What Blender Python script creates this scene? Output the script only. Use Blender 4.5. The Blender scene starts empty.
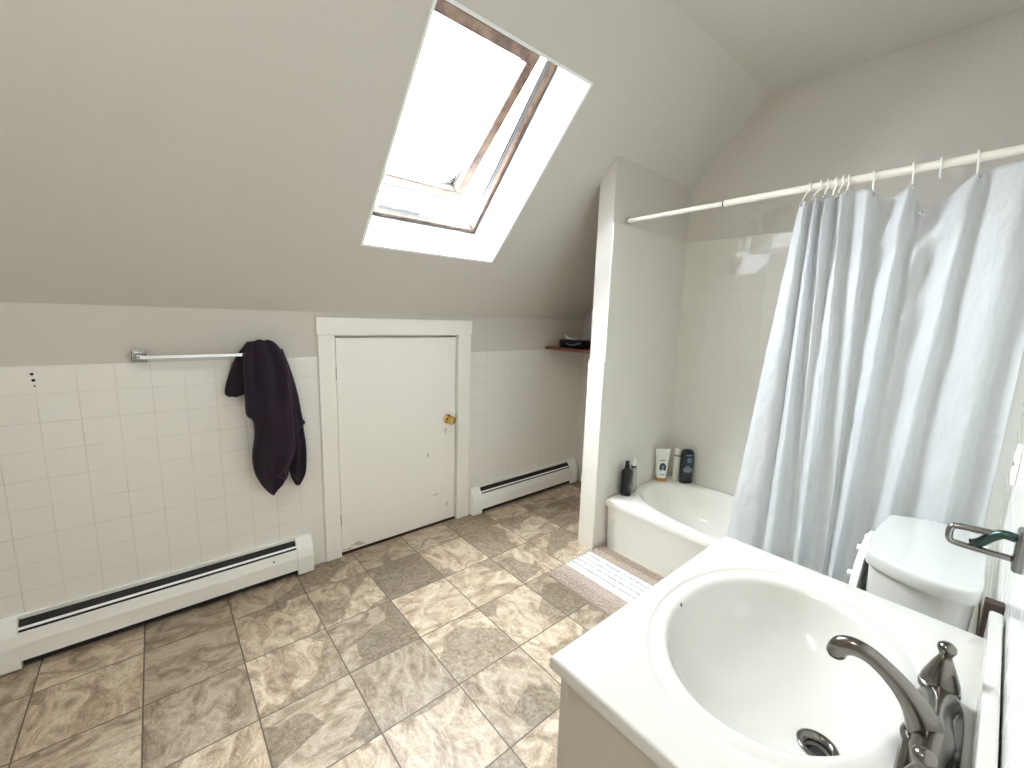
import bpy, bmesh, math, random
from mathutils import Vector, Matrix, noise
random.seed(7)
PI = math.pi
sc = bpy.context.scene
COL = sc.collection

# ------------------------------------------------------------------ helpers
def tag(o, label=None, cat=None, group=None, kind=None):
    if label: o['label'] = label
    if cat: o['category'] = cat
    if group: o['group'] = group
    if kind: o['kind'] = kind
    return o

def wloc(o):
    v = Vector((0, 0, 0))
    while o is not None:
        v = v + Vector(o.location); o = o.parent
    return v

def obj(name, bm, m, parent=None, smooth=False, loc=None, angle=None):
    """bm holds world coordinates; the object gets its own origin"""
    bmesh.ops.recalc_face_normals(bm, faces=bm.faces[:])
    me = bpy.data.meshes.new(name)
    if parent is None and loc is None and len(bm.verts):
        xs = [v.co.x for v in bm.verts]; ys = [v.co.y for v in bm.verts]; zs = [v.co.z for v in bm.verts]
        loc = ((min(xs)+max(xs))/2, (min(ys)+max(ys))/2, min(zs))
    base = wloc(parent) if parent else Vector((0, 0, 0))
    own = Vector(loc) - base if loc is not None else Vector((0, 0, 0))
    bm.transform(Matrix.Translation(-(base+own)))
    bm.to_mesh(me); bm.free()
    o = bpy.data.objects.new(name, me); COL.objects.link(o)
    o.location = own
    if parent: o.parent = parent
    for mm in (m if isinstance(m, (list, tuple)) else [m]):
        me.materials.append(mm)
    if smooth:
        for p in me.polygons: p.use_smooth = True
        if angle:
            me.set_sharp_from_angle(angle=math.radians(angle))
    return o

def empty(name, loc, label=None, cat=None, group=None, kind=None):
    o = bpy.data.objects.new(name, None); COL.objects.link(o); o.location = loc
    o.empty_display_size = .05
    return tag(o, label, cat, group, kind)

def struct(name, bm, m, parent=None, **k):
    o = obj(name, bm, m, parent, loc=(0, 0, 0) if parent is None else None, **k)
    if parent is None: o['kind'] = 'structure'
    return o

def box(bm, x0, x1, y0, y1, z0, z1, bev=0, seg=2, M=None, mi=0):
    co = [Vector((x, y, z)) for x in (x0, x1) for y in (y0, y1) for z in (z0, z1)]
    if M is not None: co = [M @ c for c in co]
    v = [bm.verts.new(c) for c in co]
    fs = [bm.faces.new([v[i] for i in q]) for q in ((0,1,3,2),(4,6,7,5),(0,4,5,1),(2,3,7,6),(0,2,6,4),(1,5,7,3))]
    for f in fs: f.material_index = mi
    if bev > 0:
        es = list({e for f in fs for e in f.edges})
        r = bmesh.ops.bevel(bm, geom=es, offset=bev, segments=seg, affect='EDGES', profile=.5)
        for f in r['faces']: f.material_index = mi
    return bm

def B(*a, **k): return box(bmesh.new(), *a, **k)

def loft(bm, rings, close=True, cap0=True, cap1=True, mi=0):
    R = [[bm.verts.new(c) for c in r] for r in rings]
    n = len(R[0])
    for a, b in zip(R, R[1:]):
        for i in range(n if close else n-1):
            j = (i+1) % n
            f = bm.faces.new((a[i], a[j], b[j], b[i])); f.material_index = mi
    if cap0 and close: bm.faces.new(R[0][::-1]).material_index = mi
    if cap1 and close: bm.faces.new(R[-1]).material_index = mi
    return R

def lathe(bm, prof, c=(0, 0, 0), n=32, axis=(0, 0, 1), sx=1, sy=1, mi=0, cap0=True, cap1=True):
    q = Vector((0, 0, 1)).rotation_difference(Vector(axis).normalized())
    rings = [[Vector(c) + q @ Vector((r*sx*math.cos(2*PI*i/n), r*sy*math.sin(2*PI*i/n), z)) for i in range(n)] for r, z in prof]
    loft(bm, rings, True, cap0, cap1, mi); return bm

def cr(P, k=8):
    """Catmull-Rom through control tuples"""
    P = [Vector(p) for p in P]
    out = []
    for i in range(len(P)-1):
        a = P[max(i-1, 0)]; b = P[i]; c = P[i+1]; d = P[min(i+2, len(P)-1)]
        for s in range(k):
            t = s/k
            out.append(.5*((2*b)+(c-a)*t+(2*a-5*b+4*c-d)*t*t+(3*b-a-3*c+d)*t**3))
    out.append(P[-1]); return out

def tube(bm, pts, rad, n=12, mi=0, flat=1.0, cap=True, closed=False):
    pts = [Vector(p) for p in pts]
    if not isinstance(rad, (list, tuple)): rad = [rad]*len(pts)
    rings = []; ref = None; N = len(pts)
    for i, p in enumerate(pts):
        if closed: t = pts[(i+1) % N]-pts[i-1]
        else: t = pts[min(i+1, N-1)]-pts[max(i-1, 0)]
        t.normalize()
        if ref is None:
            ref = Vector((0, 0, 1)) if abs(t.z) < .9 else Vector((1, 0, 0))
        a = (ref - t*ref.dot(t)).normalized(); ref = a
        b = t.cross(a)
        rings.append([p + a*rad[i]*math.cos(2*PI*k/n)*flat + b*rad[i]*math.sin(2*PI*k/n) for k in range(n)])
    if closed:
        rings.append(rings[0])
        R = [[bm.verts.new(c) for c in r] for r in rings[:-1]]
        for i in range(N):
            a, b = R[i], R[(i+1) % N]
            for k in range(n):
                f = bm.faces.new((a[k], a[(k+1) % n], b[(k+1) % n], b[k])); f.material_index = mi
    else: loft(bm, rings, True, cap, cap, mi)
    return bm

def prism_x(bm, prof, x0, x1, mi=0):
    """prof: list of (y,z) closed polygon, extruded along x"""
    a = [bm.verts.new((x0, y, z)) for y, z in prof]; b = [bm.verts.new((x1, y, z)) for y, z in prof]
    n = len(prof)
    for i in range(n):
        bm.faces.new((a[i], a[(i+1) % n], b[(i+1) % n], b[i])).material_index = mi
    bm.faces.new(a[::-1]).material_index = mi; bm.faces.new(b).material_index = mi
    return bm

# ------------------------------------------------------------------ materials
def srgb(r, g, b):
    f = lambda c: (c/255/12.92) if c/255 <= .04045 else ((c/255+.055)/1.055)**2.4
    return (f(r), f(g), f(b), 1)

def mat(name, col, rough=.5, metal=0, **k):
    m = bpy.data.materials.new(name); m.use_nodes = True
    b = m.node_tree.nodes['Principled BSDF']
    b.inputs['Base Color'].default_value = col
    b.inputs['Roughness'].default_value = rough; b.inputs['Metallic'].default_value = metal
    for kk, v in k.items(): b.inputs[kk.replace('_', ' ')].default_value = v
    return m

class NT:
    def __init__(s, m): s.t = m.node_tree; s.b = s.t.nodes['Principled BSDF']
    def n(s, typ, **k):
        nd = s.t.nodes.new(typ)
        for a, v in k.items():
            if a.startswith('i_'): nd.inputs[int(a[2:]) if a[2:].isdigit() else a[2:].replace('_', ' ')].default_value = v
            else: setattr(nd, a, v)
        return nd
    def l(s, a, b): s.t.links.new(a, b)
    def math(s, op, a, b=None, c=None, clamp=False):
        nd = s.t.nodes.new('ShaderNodeMath'); nd.operation = op; nd.use_clamp = clamp
        for i, x in enumerate((a, b, c)):
            if x is None: continue
            if isinstance(x, (int, float)): nd.inputs[i].default_value = x
            else: s.l(x, nd.inputs[i])
        return nd.outputs[0]
    def noise(s, vec, scale, detail=2, rough=.5, dim='3D', dist=0):
        nd = s.t.nodes.new('ShaderNodeTexNoise'); nd.noise_dimensions = dim
        nd.inputs['Scale'].default_value = scale; nd.inputs['Detail'].default_value = detail
        nd.inputs['Roughness'].default_value = rough; nd.inputs['Distortion'].default_value = dist
        if vec is not None: s.l(vec, nd.inputs['Vector'])
        return nd.outputs['Fac']
    def ramp(s, fac, stops, interp='LINEAR'):
        nd = s.t.nodes.new('ShaderNodeValToRGB'); cr_ = nd.color_ramp; cr_.interpolation = interp
        while len(cr_.elements) < len(stops): cr_.elements.new(.5)
        for e, (p, c) in zip(cr_.elements, stops): e.position = p; e.color = c
        s.l(fac, nd.inputs[0]); return nd.outputs[0]
    def mix(s, fac, a, b, mode='MIX'):
        nd = s.t.nodes.new('ShaderNodeMix'); nd.data_type = 'RGBA'; nd.blend_type = mode
        for sock, x in ((nd.inputs[0], fac), (nd.inputs[6], a), (nd.inputs[7], b)):
            if isinstance(x, (int, float)): sock.default_value = x
            elif isinstance(x, tuple): sock.default_value = x
            else: s.l(x, sock)
        return nd.outputs[2]
    def bump(s, h, strength, dist=.001, normal=None):
        nd = s.t.nodes.new('ShaderNodeBump'); nd.inputs['Strength'].default_value = strength
        nd.inputs['Distance'].default_value = dist; s.l(h, nd.inputs['Height'])
        if normal is not None: s.l(normal, nd.inputs['Normal'])
        return nd.outputs[0]
    def pos(s):
        return s.n('ShaderNodeNewGeometry').outputs['Position']

def g(v): return (v, v, v, 1)

def paint_mat(name, col, bump=.25, scale=170, rough=.75):
    m = mat(name, col, rough); t = NT(m); p = t.pos()
    n1 = t.noise(p, scale, 3, .6); n2 = t.noise(p, 3.0, 3)
    c = t.mix(t.math('MULTIPLY', t.math('SUBTRACT', n2, .5), .25), col, tuple(x*.8 for x in col[:3])+(1,))
    t.l(c, t.b.inputs['Base Color'])
    t.l(t.bump(n1, bump, .002), t.b.inputs['Normal'])
    return m

def tile_mat(name, ua, u0, v0, pitch=.1105, pv=.1095, base=None, grout=None, gw=.020, rough=.12, vary=.006, gstr=.75, wav_s=.06):
    """square glazed wall tiles; ua = 0/1, the horizontal world axis of the wall"""
    base = base or srgb(232, 231, 226); grout = grout or srgb(184, 180, 170)
    m = mat(name, base, rough); t = NT(m); p = t.pos()
    sep = t.n('ShaderNodeSeparateXYZ'); t.l(p, sep.inputs[0])
    u = t.math('DIVIDE', t.math('SUBTRACT', sep.outputs[ua], u0), pitch)
    v = t.math('DIVIDE', t.math('SUBTRACT', sep.outputs[2], v0), pv)
    def edge(w):
        f = t.math('FRACT', w); return t.math('MINIMUM', f, t.math('SUBTRACT', 1, f))
    d = t.math('MINIMUM', edge(u), edge(v))
    gm = t.math('SUBTRACT', 1, t.math('SMOOTHSTEP', d, gw*.5, gw*1.3) if False else t.n('ShaderNodeMapRange', interpolation_type='SMOOTHSTEP').outputs[0])
    mr = t.t.nodes[-1] if False else [n for n in t.t.nodes if n.bl_idname == 'ShaderNodeMapRange'][-1]
    t.l(d, mr.inputs[0]); mr.inputs[1].default_value = gw*.4; mr.inputs[2].default_value = gw*1.2
    cell = t.n('ShaderNodeCombineXYZ'); t.l(t.math('FLOOR', u), cell.inputs[0]); t.l(t.math('FLOOR', v), cell.inputs[1])
    wn = t.n('ShaderNodeTexWhiteNoise', noise_dimensions='3D'); t.l(cell.outputs[0], wn.inputs['Vector'])
    # grout seen more strongly in some joints than others
    gn = t.noise(p, 5.0, 2)
    gk = t.math('MULTIPLY', gm, t.math('MULTIPLY', t.math('ADD', t.math('MULTIPLY', gn, 1.6), -.25, clamp=False), gstr, clamp=True), clamp=True)
    tv = t.math('MULTIPLY', wn.outputs['Value'], .10)
    dark = tuple(x*.86 for x in base[:3])+(1,)
    c = t.mix(gk, t.mix(tv, base, dark), grout)
    t.l(c, t.b.inputs['Base Color'])
    t.l(t.math('ADD', rough, t.math('MULTIPLY', gm, .5)), t.b.inputs['Roughness'])
    # each tile set at its own tiny tilt
    geo = t.n('ShaderNodeNewGeometry')
    vs = t.n('ShaderNodeVectorMath', operation='SUBTRACT'); t.l(wn.outputs['Color'], vs.inputs[0]); vs.inputs[1].default_value = (.5, .5, .5)
    sc_ = t.n('ShaderNodeVectorMath', operation='SCALE'); t.l(vs.outputs[0], sc_.inputs[0]); sc_.inputs['Scale'].default_value = vary*4
    ad = t.n('ShaderNodeVectorMath', operation='ADD'); t.l(geo.outputs['Normal'], ad.inputs[0]); t.l(sc_.outputs[0], ad.inputs[1])
    nm = t.n('ShaderNodeVectorMath', operation='NORMALIZE'); t.l(ad.outputs[0], nm.inputs[0])
    h = t.math('SUBTRACT', 1, gm)
    wav = t.noise(p, 22, 1)
    b1 = t.bump(h, .35 if wav_s else .02, .0015, nm.outputs[0])
    t.l(t.bump(wav, wav_s, .002, b1), t.b.inputs['Normal'])
    return m

def floor_mat():
    m = mat('slate_look_floor_tile', srgb(190, 165, 140), .38); t = NT(m); p = t.pos()
    sep = t.n('ShaderNodeSeparateXYZ'); t.l(p, sep.inputs[0])
    u = t.math('DIVIDE', t.math('SUBTRACT', sep.outputs[0], -.105), .3048)
    v = t.math('DIVIDE', t.math('SUBTRACT', sep.outputs[1], -.843), .3048)
    def edge(w):
        f = t.math('FRACT', w); return t.math('MINIMUM', f, t.math('SUBTRACT', 1, f))
    d = t.math('MINIMUM', edge(u), edge(v))
    mr = t.n('ShaderNodeMapRange', interpolation_type='SMOOTHSTEP'); t.l(d, mr.inputs[0])
    mr.inputs[1].default_value = .005; mr.inputs[2].default_value = .011
    tile = mr.outputs[0]                                   # 1 inside the tile
    cell = t.n('ShaderNodeCombineXYZ'); t.l(t.math('FLOOR', u), cell.inputs[0]); t.l(t.math('FLOOR', v), cell.inputs[1])
    wn = t.n('ShaderNodeTexWhiteNoise', noise_dimensions='3D'); t.l(cell.outputs[0], wn.inputs['Vector'])
    off = t.n('ShaderNodeVectorMath', operation='SCALE'); t.l(wn.outputs['Color'], off.inputs[0]); off.inputs['Scale'].default_value = 23
    rot = t.n('ShaderNodeVectorRotate', rotation_type='Z_AXIS'); t.l(p, rot.inputs['Vector'])
    t.l(t.math('MULTIPLY', t.math('SNAP', wn.outputs['Value'], .25), 6.283), rot.inputs['Angle'])
    ad = t.n('ShaderNodeVectorMath', operation='ADD'); t.l(rot.outputs[0], ad.inputs[0]); t.l(off.outputs[0], ad.inputs[1])
    q = ad.outputs[0]
    # cloudy cleft relief: stretched, warped noise
    mp = t.n('ShaderNodeMapping'); mp.inputs['Scale'].default_value = (1, 1.7, 1); t.l(q, mp.inputs[0])
    a = t.noise(mp.outputs[0], 7.5, 8, .62, dist=1.6)
    vein = t.noise(mp.outputs[0], 5.5, 5, .55, dist=2.8)
    ridge = t.math('ABSOLUTE', t.math('SUBTRACT', t.math('FRACT', t.math('MULTIPLY', vein, 9)), .5))
    fine = t.noise(q, 60, 5, .7)
    c1 = t.ramp(a, [(.28, srgb(128, 112, 94)), (.42, srgb(176, 153, 128)), (.52, srgb(204, 184, 158)), (.64, srgb(226, 212, 190)), (.8, srgb(196, 170, 144))])
    c2 = t.mix(t.math('MULTIPLY', t.math('GREATER_THAN', ridge, .44), t.math('MULTIPLY', a, 1.1, clamp=True)), c1, srgb(236, 222, 198))
    # sharp-edged darker slabs printed on part of the tiles
    vo = t.n('ShaderNodeTexVoronoi', feature='F1'); vo.inputs['Scale'].default_value = 3.6
    wq = t.n('ShaderNodeVectorMath', operation='ADD'); t.l(q, wq.inputs[0])
    nz = t.n('ShaderNodeTexNoise'); nz.inputs['Scale'].default_value = 9; t.l(q, nz.inputs['Vector'])
    ns = t.n('ShaderNodeVectorMath', operation='SCALE'); t.l(nz.outputs['Color'], ns.inputs[0]); ns.inputs['Scale'].default_value = .09
    t.l(ns.outputs[0], wq.inputs[1]); t.l(wq.outputs[0], vo.inputs['Vector'])
    vc = t.n('ShaderNodeSeparateColor'); t.l(vo.outputs['Color'], vc.inputs[0])
    slab = t.math('GREATER_THAN', vc.outputs[0], .76)
    grey = t.ramp(fine, [(.35, srgb(92, 78, 62)), (.5, srgb(146, 130, 108)), (.65, srgb(192, 176, 150))])
    c3 = t.mix(t.math('MULTIPLY', slab, .72), c2, grey)
    # whole tiles darker or paler
    sepw = t.n('ShaderNodeSeparateColor'); t.l(wn.outputs['Color'], sepw.inputs[0])
    br = t.ramp(sepw.outputs[1], [(0, g(.66)), (.35, g(.85)), (.6, g(1)), (1, g(1.0))])
    c4 = t.mix(1, c3, br, 'MULTIPLY')
    gr = t.ramp(t.noise(mp.outputs[0], 95, 4, .75), [(.30, g(.62)), (.48, g(1.0)), (.72, g(1.12))])
    c5 = t.mix(.8, t.mix(t.math('MULTIPLY', t.math('SUBTRACT', fine, .35), .6, clamp=True), c4, srgb(112, 96, 78)), gr, 'MULTIPLY')
    c = t.mix(tile, srgb(98, 88, 76), c5)
    t.l(c, t.b.inputs['Base Color'])
    hh = t.math('ADD', t.math('MULTIPLY', tile, 1.0), t.math('MULTIPLY', a, .6))
    t.l(t.bump(hh, .3, .002), t.b.inputs['Normal'])
    t.l(t.math('ADD', .30, t.math('MULTIPLY', fine, .25)), t.b.inputs['Roughness'])
    return m

PAINT = srgb(206, 202, 195)
M = {}
M['paint'] = paint_mat('greige_wall_paint', PAINT, .12, 260)
M['ceil'] = paint_mat('greige_stippled_ceiling_paint', srgb(207, 204, 198), .32, 120)
M['trimp'] = paint_mat('white_trim_paint', srgb(240, 239, 233), .08, 60, .4)
M['lining'] = paint_mat('white_shaft_paint', srgb(240, 243, 243), .05, 60, .5)
M['tile_knee'] = tile_mat('glazed_tile_on_knee_wall', 0, -.167, .392, gw=.017)
M['tile_tubend'] = tile_mat('glazed_tile_behind_tub', 1, -1.137, 1.906, .1115, .1095, base=srgb(222, 220, 213), grout=srgb(214, 211, 203), gw=.022, vary=.012, rough=.06, wav_s=.03)
M['tile_side'] = tile_mat('glazed_tile_on_partition', 0, 1.349, 1.914, base=srgb(222, 220, 213), grout=srgb(200, 197, 188), gw=.018)
M['tile_cap'] = tile_mat('glazed_bullnose_tile', 1, -.738-.40, 1.153, .5, .110, base=srgb(236, 234, 225), grout=srgb(186, 180, 168), gw=.012)
M['tile_right'] = tile_mat('glazed_tile_on_right_wall', 0, .02, .80, base=srgb(238, 238, 234), grout=srgb(206, 202, 194), gw=.014, gstr=.35, vary=.001, wav_s=0)
M['floor'] = floor_mat()
M['enamel'] = mat('white_bathtub_enamel', srgb(240, 239, 232), .16, Coat_Weight=.4, Coat_Roughness=.08)
M['china'] = mat('white_vitreous_china', srgb(198, 199, 196), .12, Coat_Weight=.5, Coat_Roughness=.05)
M['plastic'] = mat('white_plastic', srgb(236, 236, 230), .35)
M['rod'] = mat('off_white_rod_enamel', srgb(238, 235, 224), .3)
M['marble'] = mat('white_cultured_marble', srgb(200, 198, 191), .17, Coat_Weight=.4, Coat_Roughness=.08)
M['bowl'] = M['marble']
M['cab'] = paint_mat('white_cabinet_laminate', srgb(182, 176, 164), .04, 40, .45)
M['nickel'] = mat('worn_brushed_nickel', (.20, .185, .165, 1), .2, 1)
M['chrome'] = mat('polished_chrome', (.62, .62, .62, 1), .12, 1)
M['agedchrome'] = mat('dulled_chrome', (.30, .30, .29, 1), .22, 1)
M['brass'] = mat('polished_brass', (.62, .42, .14, 1), .18, 1)
M['black'] = mat('black_plastic', srgb(8, 8, 10), .3)
M['darkslot'] = mat('dark_metal_fins', srgb(22, 22, 24), .6)
M['void'] = mat('black_drain_hollow', srgb(6, 6, 6), .7)
M['heater'] = paint_mat('white_heater_enamel', srgb(244, 245, 242), .03, 40, .38)
M['cladding'] = mat('grey_sash_cladding', (.022, .022, .021, 1), .6)
M['green'] = mat('dark_green_metal', (.045, .085, .07, 1), .32, .7)  # one even dark green for the twisted band
M['brownwood'] = mat('reddish_brown_shelf_wood', srgb(120, 68, 50), .45)
M['shadebrown'] = mat('dark_shade_brown', srgb(52, 38, 31), .6)  # very dark brown with shade put into the colour
M['rubber'] = mat('grey_rubber', srgb(70, 70, 70), .6)
M['amber'] = mat('amber_bottle_cap', srgb(176, 126, 62), .35)
M['navy'] = mat('dark_navy_bottle_plastic', srgb(24, 32, 40), .3)
M['labelblue'] = mat('grey_blue_label_ink', srgb(112, 134, 148), .5)
M['inkblue'] = mat('dark_blue_label_ink', srgb(44, 58, 84), .5)
M['clearplastic'] = mat('cloudy_clear_plastic', srgb(196, 196, 190), .2, Transmission_Weight=.35)
M['fillglass'] = mat('fill_lamp_frosted_glass', srgb(245, 245, 245), .4, Emission_Color=(1, .99, .96, 1), Emission_Strength=9.5)  # glowing glass of the added fill lamp
M['stain'] = mat('brown_scuff_mark', srgb(150, 128, 104), .7)
M['scuff'] = mat('grey_scuff_mark', srgb(196, 188, 172), .6)

# pine wood of the skylight with worn and mould-stained patches
m = mat('weathered_pine', srgb(120, 92, 76), .6); t = NT(m); p = t.pos()
st = t.noise(p, 9, 5, .7); grn = t.noise(p, 55, 3)
c = t.ramp(st, [(.30, srgb(56, 38, 30)), (.42, srgb(88, 66, 54)), (.52, srgb(118, 94, 76)), (.7, srgb(134, 112, 92))])
c = t.mix(t.math('MULTIPLY', grn, .25), c, srgb(84, 62, 50)); t.l(c, t.b.inputs['Base Color'])
M['pine'] = m
# towelling
m = mat('dark_purple_terry', srgb(32, 18, 35), .95, Sheen_Weight=.3, Sheen_Roughness=.5); t = NT(m); p = t.pos()
t.b.inputs['Sheen Tint'].default_value = srgb(110, 90, 120)
t.l(t.bump(t.noise(p, 420, 3, .7), .9, .004), t.b.inputs['Normal']); M['terry'] = m
M['hem'] = mat('purple_woven_hem', srgb(74, 56, 76), .9)
# shower curtain: thin white vinyl, light passes through a little
m = mat('white_vinyl_curtain', srgb(232, 234, 236), .38, Transmission_Weight=0); t = NT(m); p = t.pos()
t.b.inputs['Subsurface Weight'].default_value = 0
tr = t.n('ShaderNodeBsdfTranslucent'); tr.inputs[0].default_value = srgb(236, 238, 238)
mx = t.n('ShaderNodeMixShader'); mx.inputs[0].default_value = .30
t.l(t.b.outputs[0], mx.inputs[1]); t.l(tr.outputs[0], mx.inputs[2])
mp = t.n('ShaderNodeMapping'); mp.inputs['Scale'].default_value = (1, 1, .45); t.l(p, mp.inputs[0])
h = t.noise(mp.outputs[0], 18, 6, .68, dist=1.2)
bb = t.bump(h, .55, .012); t.l(bb, t.b.inputs['Normal']); t.l(bb, tr.inputs['Normal'])
t.l(mx.outputs[0], t.t.nodes['Material Output'].inputs[0]); M['curtain'] = m
# glass: clear with a fresnel reflection
m = bpy.data.materials.new('clear_window_glass'); m.use_nodes = True; nt = m.node_tree; nt.nodes.clear()
o_ = nt.nodes.new('ShaderNodeOutputMaterial'); a_ = nt.nodes.new('ShaderNodeBsdfTransparent'); b_ = nt.nodes.new('ShaderNodeBsdfGlossy')
b_.inputs['Roughness'].default_value = .03; f_ = nt.nodes.new('ShaderNodeFresnel'); f_.inputs[0].default_value = 1.45; x_ = nt.nodes.new('ShaderNodeMixShader')
a_.inputs[0].default_value = (.94, .96, .96, 1)
nt.links.new(f_.outputs[0], x_.inputs[0]); nt.links.new(a_.outputs[0], x_.inputs[1]); nt.links.new(b_.outputs[0], x_.inputs[2]); nt.links.new(x_.outputs[0], o_.inputs[0])
M['glass'] = m
# bath mat
m = mat('chenille_mat', srgb(190, 172, 158), .95); t = NT(m); p = t.pos()
sep = t.n('ShaderNodeSeparateXYZ'); t.l(p, sep.inputs[0])
fx = t.math('DIVIDE', t.math('SUBTRACT', sep.outputs[0], .962), .478)
wob = t.math('ADD', fx, t.math('MULTIPLY', t.math('SUBTRACT', t.noise(p, 60, 1), .5), .02))
Bg, Wh, Gy = srgb(198, 180, 166), srgb(246, 246, 248), srgb(198, 196, 202)
c = t.ramp(wob, [(0, Bg), (.16, srgb(210, 194, 182)), (.30, Wh), (.40, Gy), (.42, Wh), (.49, Gy), (.51, Wh), (.58, Gy), (.60, Wh), (.66, Gy), (.68, Wh), (.745, srgb(204, 186, 172)), (.86, srgb(178, 160, 146))], 'CONSTANT')
t.l(c, t.b.inputs['Base Color']); M['mat'] = m

# ------------------------------------------------------------------ the room
XB, YR, XL = 2.156, -2.395, -1.75
K = 1.02; NL = math.hypot(K, 1)
TS = Matrix(((1, 0, 0, 0), (0, -1/NL, K/NL, 0), (0, K/NL, 1/NL, 1.385), (0, 0, 0, 1)))   # (x, s, out) -> world

struct('floor', B(XL-.1, XB+.1, YR-.1, .1, -.08, 0), M['floor'])

# knee wall on the left, with the access-door opening; tile wainscot is a separate layer below 1.155
bm = bmesh.new()
DX0, DX1, DZ = .143, .914, 1.263
box(bm, XL-.1, DX0-.012, 0, .1, 0, 1.50); box(bm, DX1+.012, XB+.1, 0, .1, 0, 1.50); box(bm, DX0-.012, DX1+.012, 0, .1, DZ+.012, 1.50)
struct('wall_left', bm, M['paint'])
bm = bmesh.new()
box(bm, XL, .056, -.006, .0, 0, 1.155); box(bm, 1.013, XB, -.006, 0, 0, 1.155)
struct('trim_1', bm, M['tile_knee'])
# back wall behind the tub
struct('wall_back', B(XB, XB+.1, YR-.1, .1, 0, 2.75), M['paint'])
bm = bmesh.new(); box(bm, XB-.006, XB, YR, -.852, 0, 1.908)
struct('trim_2', bm, M['tile_tubend'])
bm = bmesh.new(); box(bm, XB-.006, XB, -.738, -.006, 0, 1.155)
struct('trim_3', bm, M['tile_tubend'])
# right wall beside the sink
struct('wall_right', B(XL-.1, XB+.1, YR-.1, YR, 0, 2.75), M['paint'])
struct('trim_4', B(XL, XB-.006, YR, YR+.006, 0, 1.62), M['tile_right'])
struct('wall_front', B(XL-.1, XL, YR-.1, .1, 0, 2.75), M['paint'])
struct('baseboard_front', B(XL, XL+.015, YR, 0, 0, .12, .004), M['trimp'])
# partition between alcove and tub
PY0, PY1 = -.738, -.852
def part_prof(x0, x1, y0, y1):
    bm = bmesh.new()
    z0 = 1.385 - K*y0 + .03; z1 = 1.385 - K*y1 + .03
    a = [(y0, 0), (y1, 0), (y1, z1), (y0, z0)]
    prism_x(bm, a, x0, x1); return bm
struct('wall_partition', part_prof(1.357, XB, PY0-.004, PY1+.005), M['paint'])
bm = bmesh.new()
box(bm, 1.349, 1.3575, PY1, PY0, 0, 1.153, .002, 1)
struct('trim_5', bm, M['tile_cap'])
struct('trim_6', B(1.3575, XB-.006, PY1, PY1+.006, 0, 1.914), M['tile_side'])
struct('trim_7', B(1.3575, XB-.006, PY0-.004, PY0, 0, 1.153), M['tile_side'])

# sloped ceiling with the skylight opening
SX0, SX1, S0, S1, DEP = .193, .945, .448, 1.414, .262
bm = bmesh.new(); T_ = 1.80
box(bm, XL-.1, SX0-.012, -.12, T_, 0, DEP, M=TS); box(bm, SX1+.012, XB+.1, -.12, T_, 0, DEP, M=TS)
box(bm, SX0-.012, SX1+.012, -.12, S0-.012, 0, DEP, M=TS); box(bm, SX0-.012, SX1+.012, S1+.012, T_, 0, DEP, M=TS)
struct('ceiling_slope', bm, M['ceil'])
struct('ceiling', B(XL-.1, XB+.1, YR-.1, -1.25, 2.668, 2.80), M['ceil'])

# the roof window
win = empty('window_1', TS @ Vector((.569, .93, 0)), kind='structure')
bm = bmesh.new(); w = .012
box(bm, SX0-w, SX0, S0-w, S1+w, 0.0006, DEP, M=TS); box(bm, SX1, SX1+w, S0-w, S1+w, 0.0006, DEP, M=TS)
box(bm, SX0, SX1, S0-w, S0, 0.0006, DEP, M=TS); box(bm, SX0, SX1, S1, S1+w, 0.0006, DEP, M=TS)
obj('window_lining', bm, M['lining'], win)
# fixed pine frame, stepped
bm = bmesh.new()
def ring(bm, x0, x1, s0, s1, wd, o0, o1, MM=TS, bev=.002):
    box(bm, x0, x1, s0, s0+wd, o0, o1, bev, 1, MM); box(bm, x0, x1, s1-wd, s1, o0, o1, bev, 1, MM)
    box(bm, x0, x0+wd, s0+wd, s1-wd, o0, o1, bev, 1, MM); box(bm, x1-wd, x1, s0+wd, s1-wd, o0, o1, bev, 1, MM)
ring(bm, SX0+.001, SX1-.001, S0+.001, S1-.001, .022, .252, .300)
obj('window_frame', bm, M['pine'], win)
bm = bmesh.new(); ring(bm, SX0+.003, SX1-.003, S0+.003, S1-.003, .006, .246, .2525); ring(bm, SX0+.018, SX1-.018, S0+.018, S1-.018, .0065, .280, .304)
obj('window_seal', bm, M['rubber'], win)
# open sash, hinged along its top edge
th = math.radians(8.5)
H0 = TS @ Matrix.Translation((0, 1.385, .31)) @ Matrix.Rotation(-th, 4, 'X')
bm = bmesh.new()
ring(bm, .255, .883, -.86, -.01, .052, 0, .045, H0, .004)
ring(bm, .245, .893, -.875, 0, .03, .045, .062, H0, .003)
sash = obj('window_sash', bm, M['pine'], win)
obj('window_pane', B(.30, .84, -.82, -.05, .028, .034, M=H0), M['glass'], sash)
bm = bmesh.new(); ring(bm, .232, .906, -.895, .02, .012, .03, .085, H0, .002)
ring(bm, .232, .906, -.895, .02, .05, .085, .09, H0, .001)
obj('sash_cladding', bm, M['cladding'], sash)
# roof flashing collar outside the frame and the chain opener
bm = bmesh.new(); ring(bm, SX0-.03, SX1+.03, S0-.03, S1+.03, .02, .262, .36, TS, .002); ring(bm, SX0-.01, SX1+.01, S0-.01, S1+.01, .024, .3005, .335)
obj('window_flashing', bm, M['cladding'], win)
bm = bmesh.new()
def tsp(x, s, o): return TS @ Vector((x, s, o))
def hsp(x, s, o): return H0 @ Vector((x, s, o))
tube(bm, [tsp(.40, .475, .325), hsp(.33, -.83, .0)], .006, 8); tube(bm, [tsp(.55, .475, .325), hsp(.66, -.83, .0)], .006, 8)
box(bm, .36, .60, .462, .485, .318, .338, .003, 1, TS)
obj('window_opener', bm, M['plastic'], win)

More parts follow.
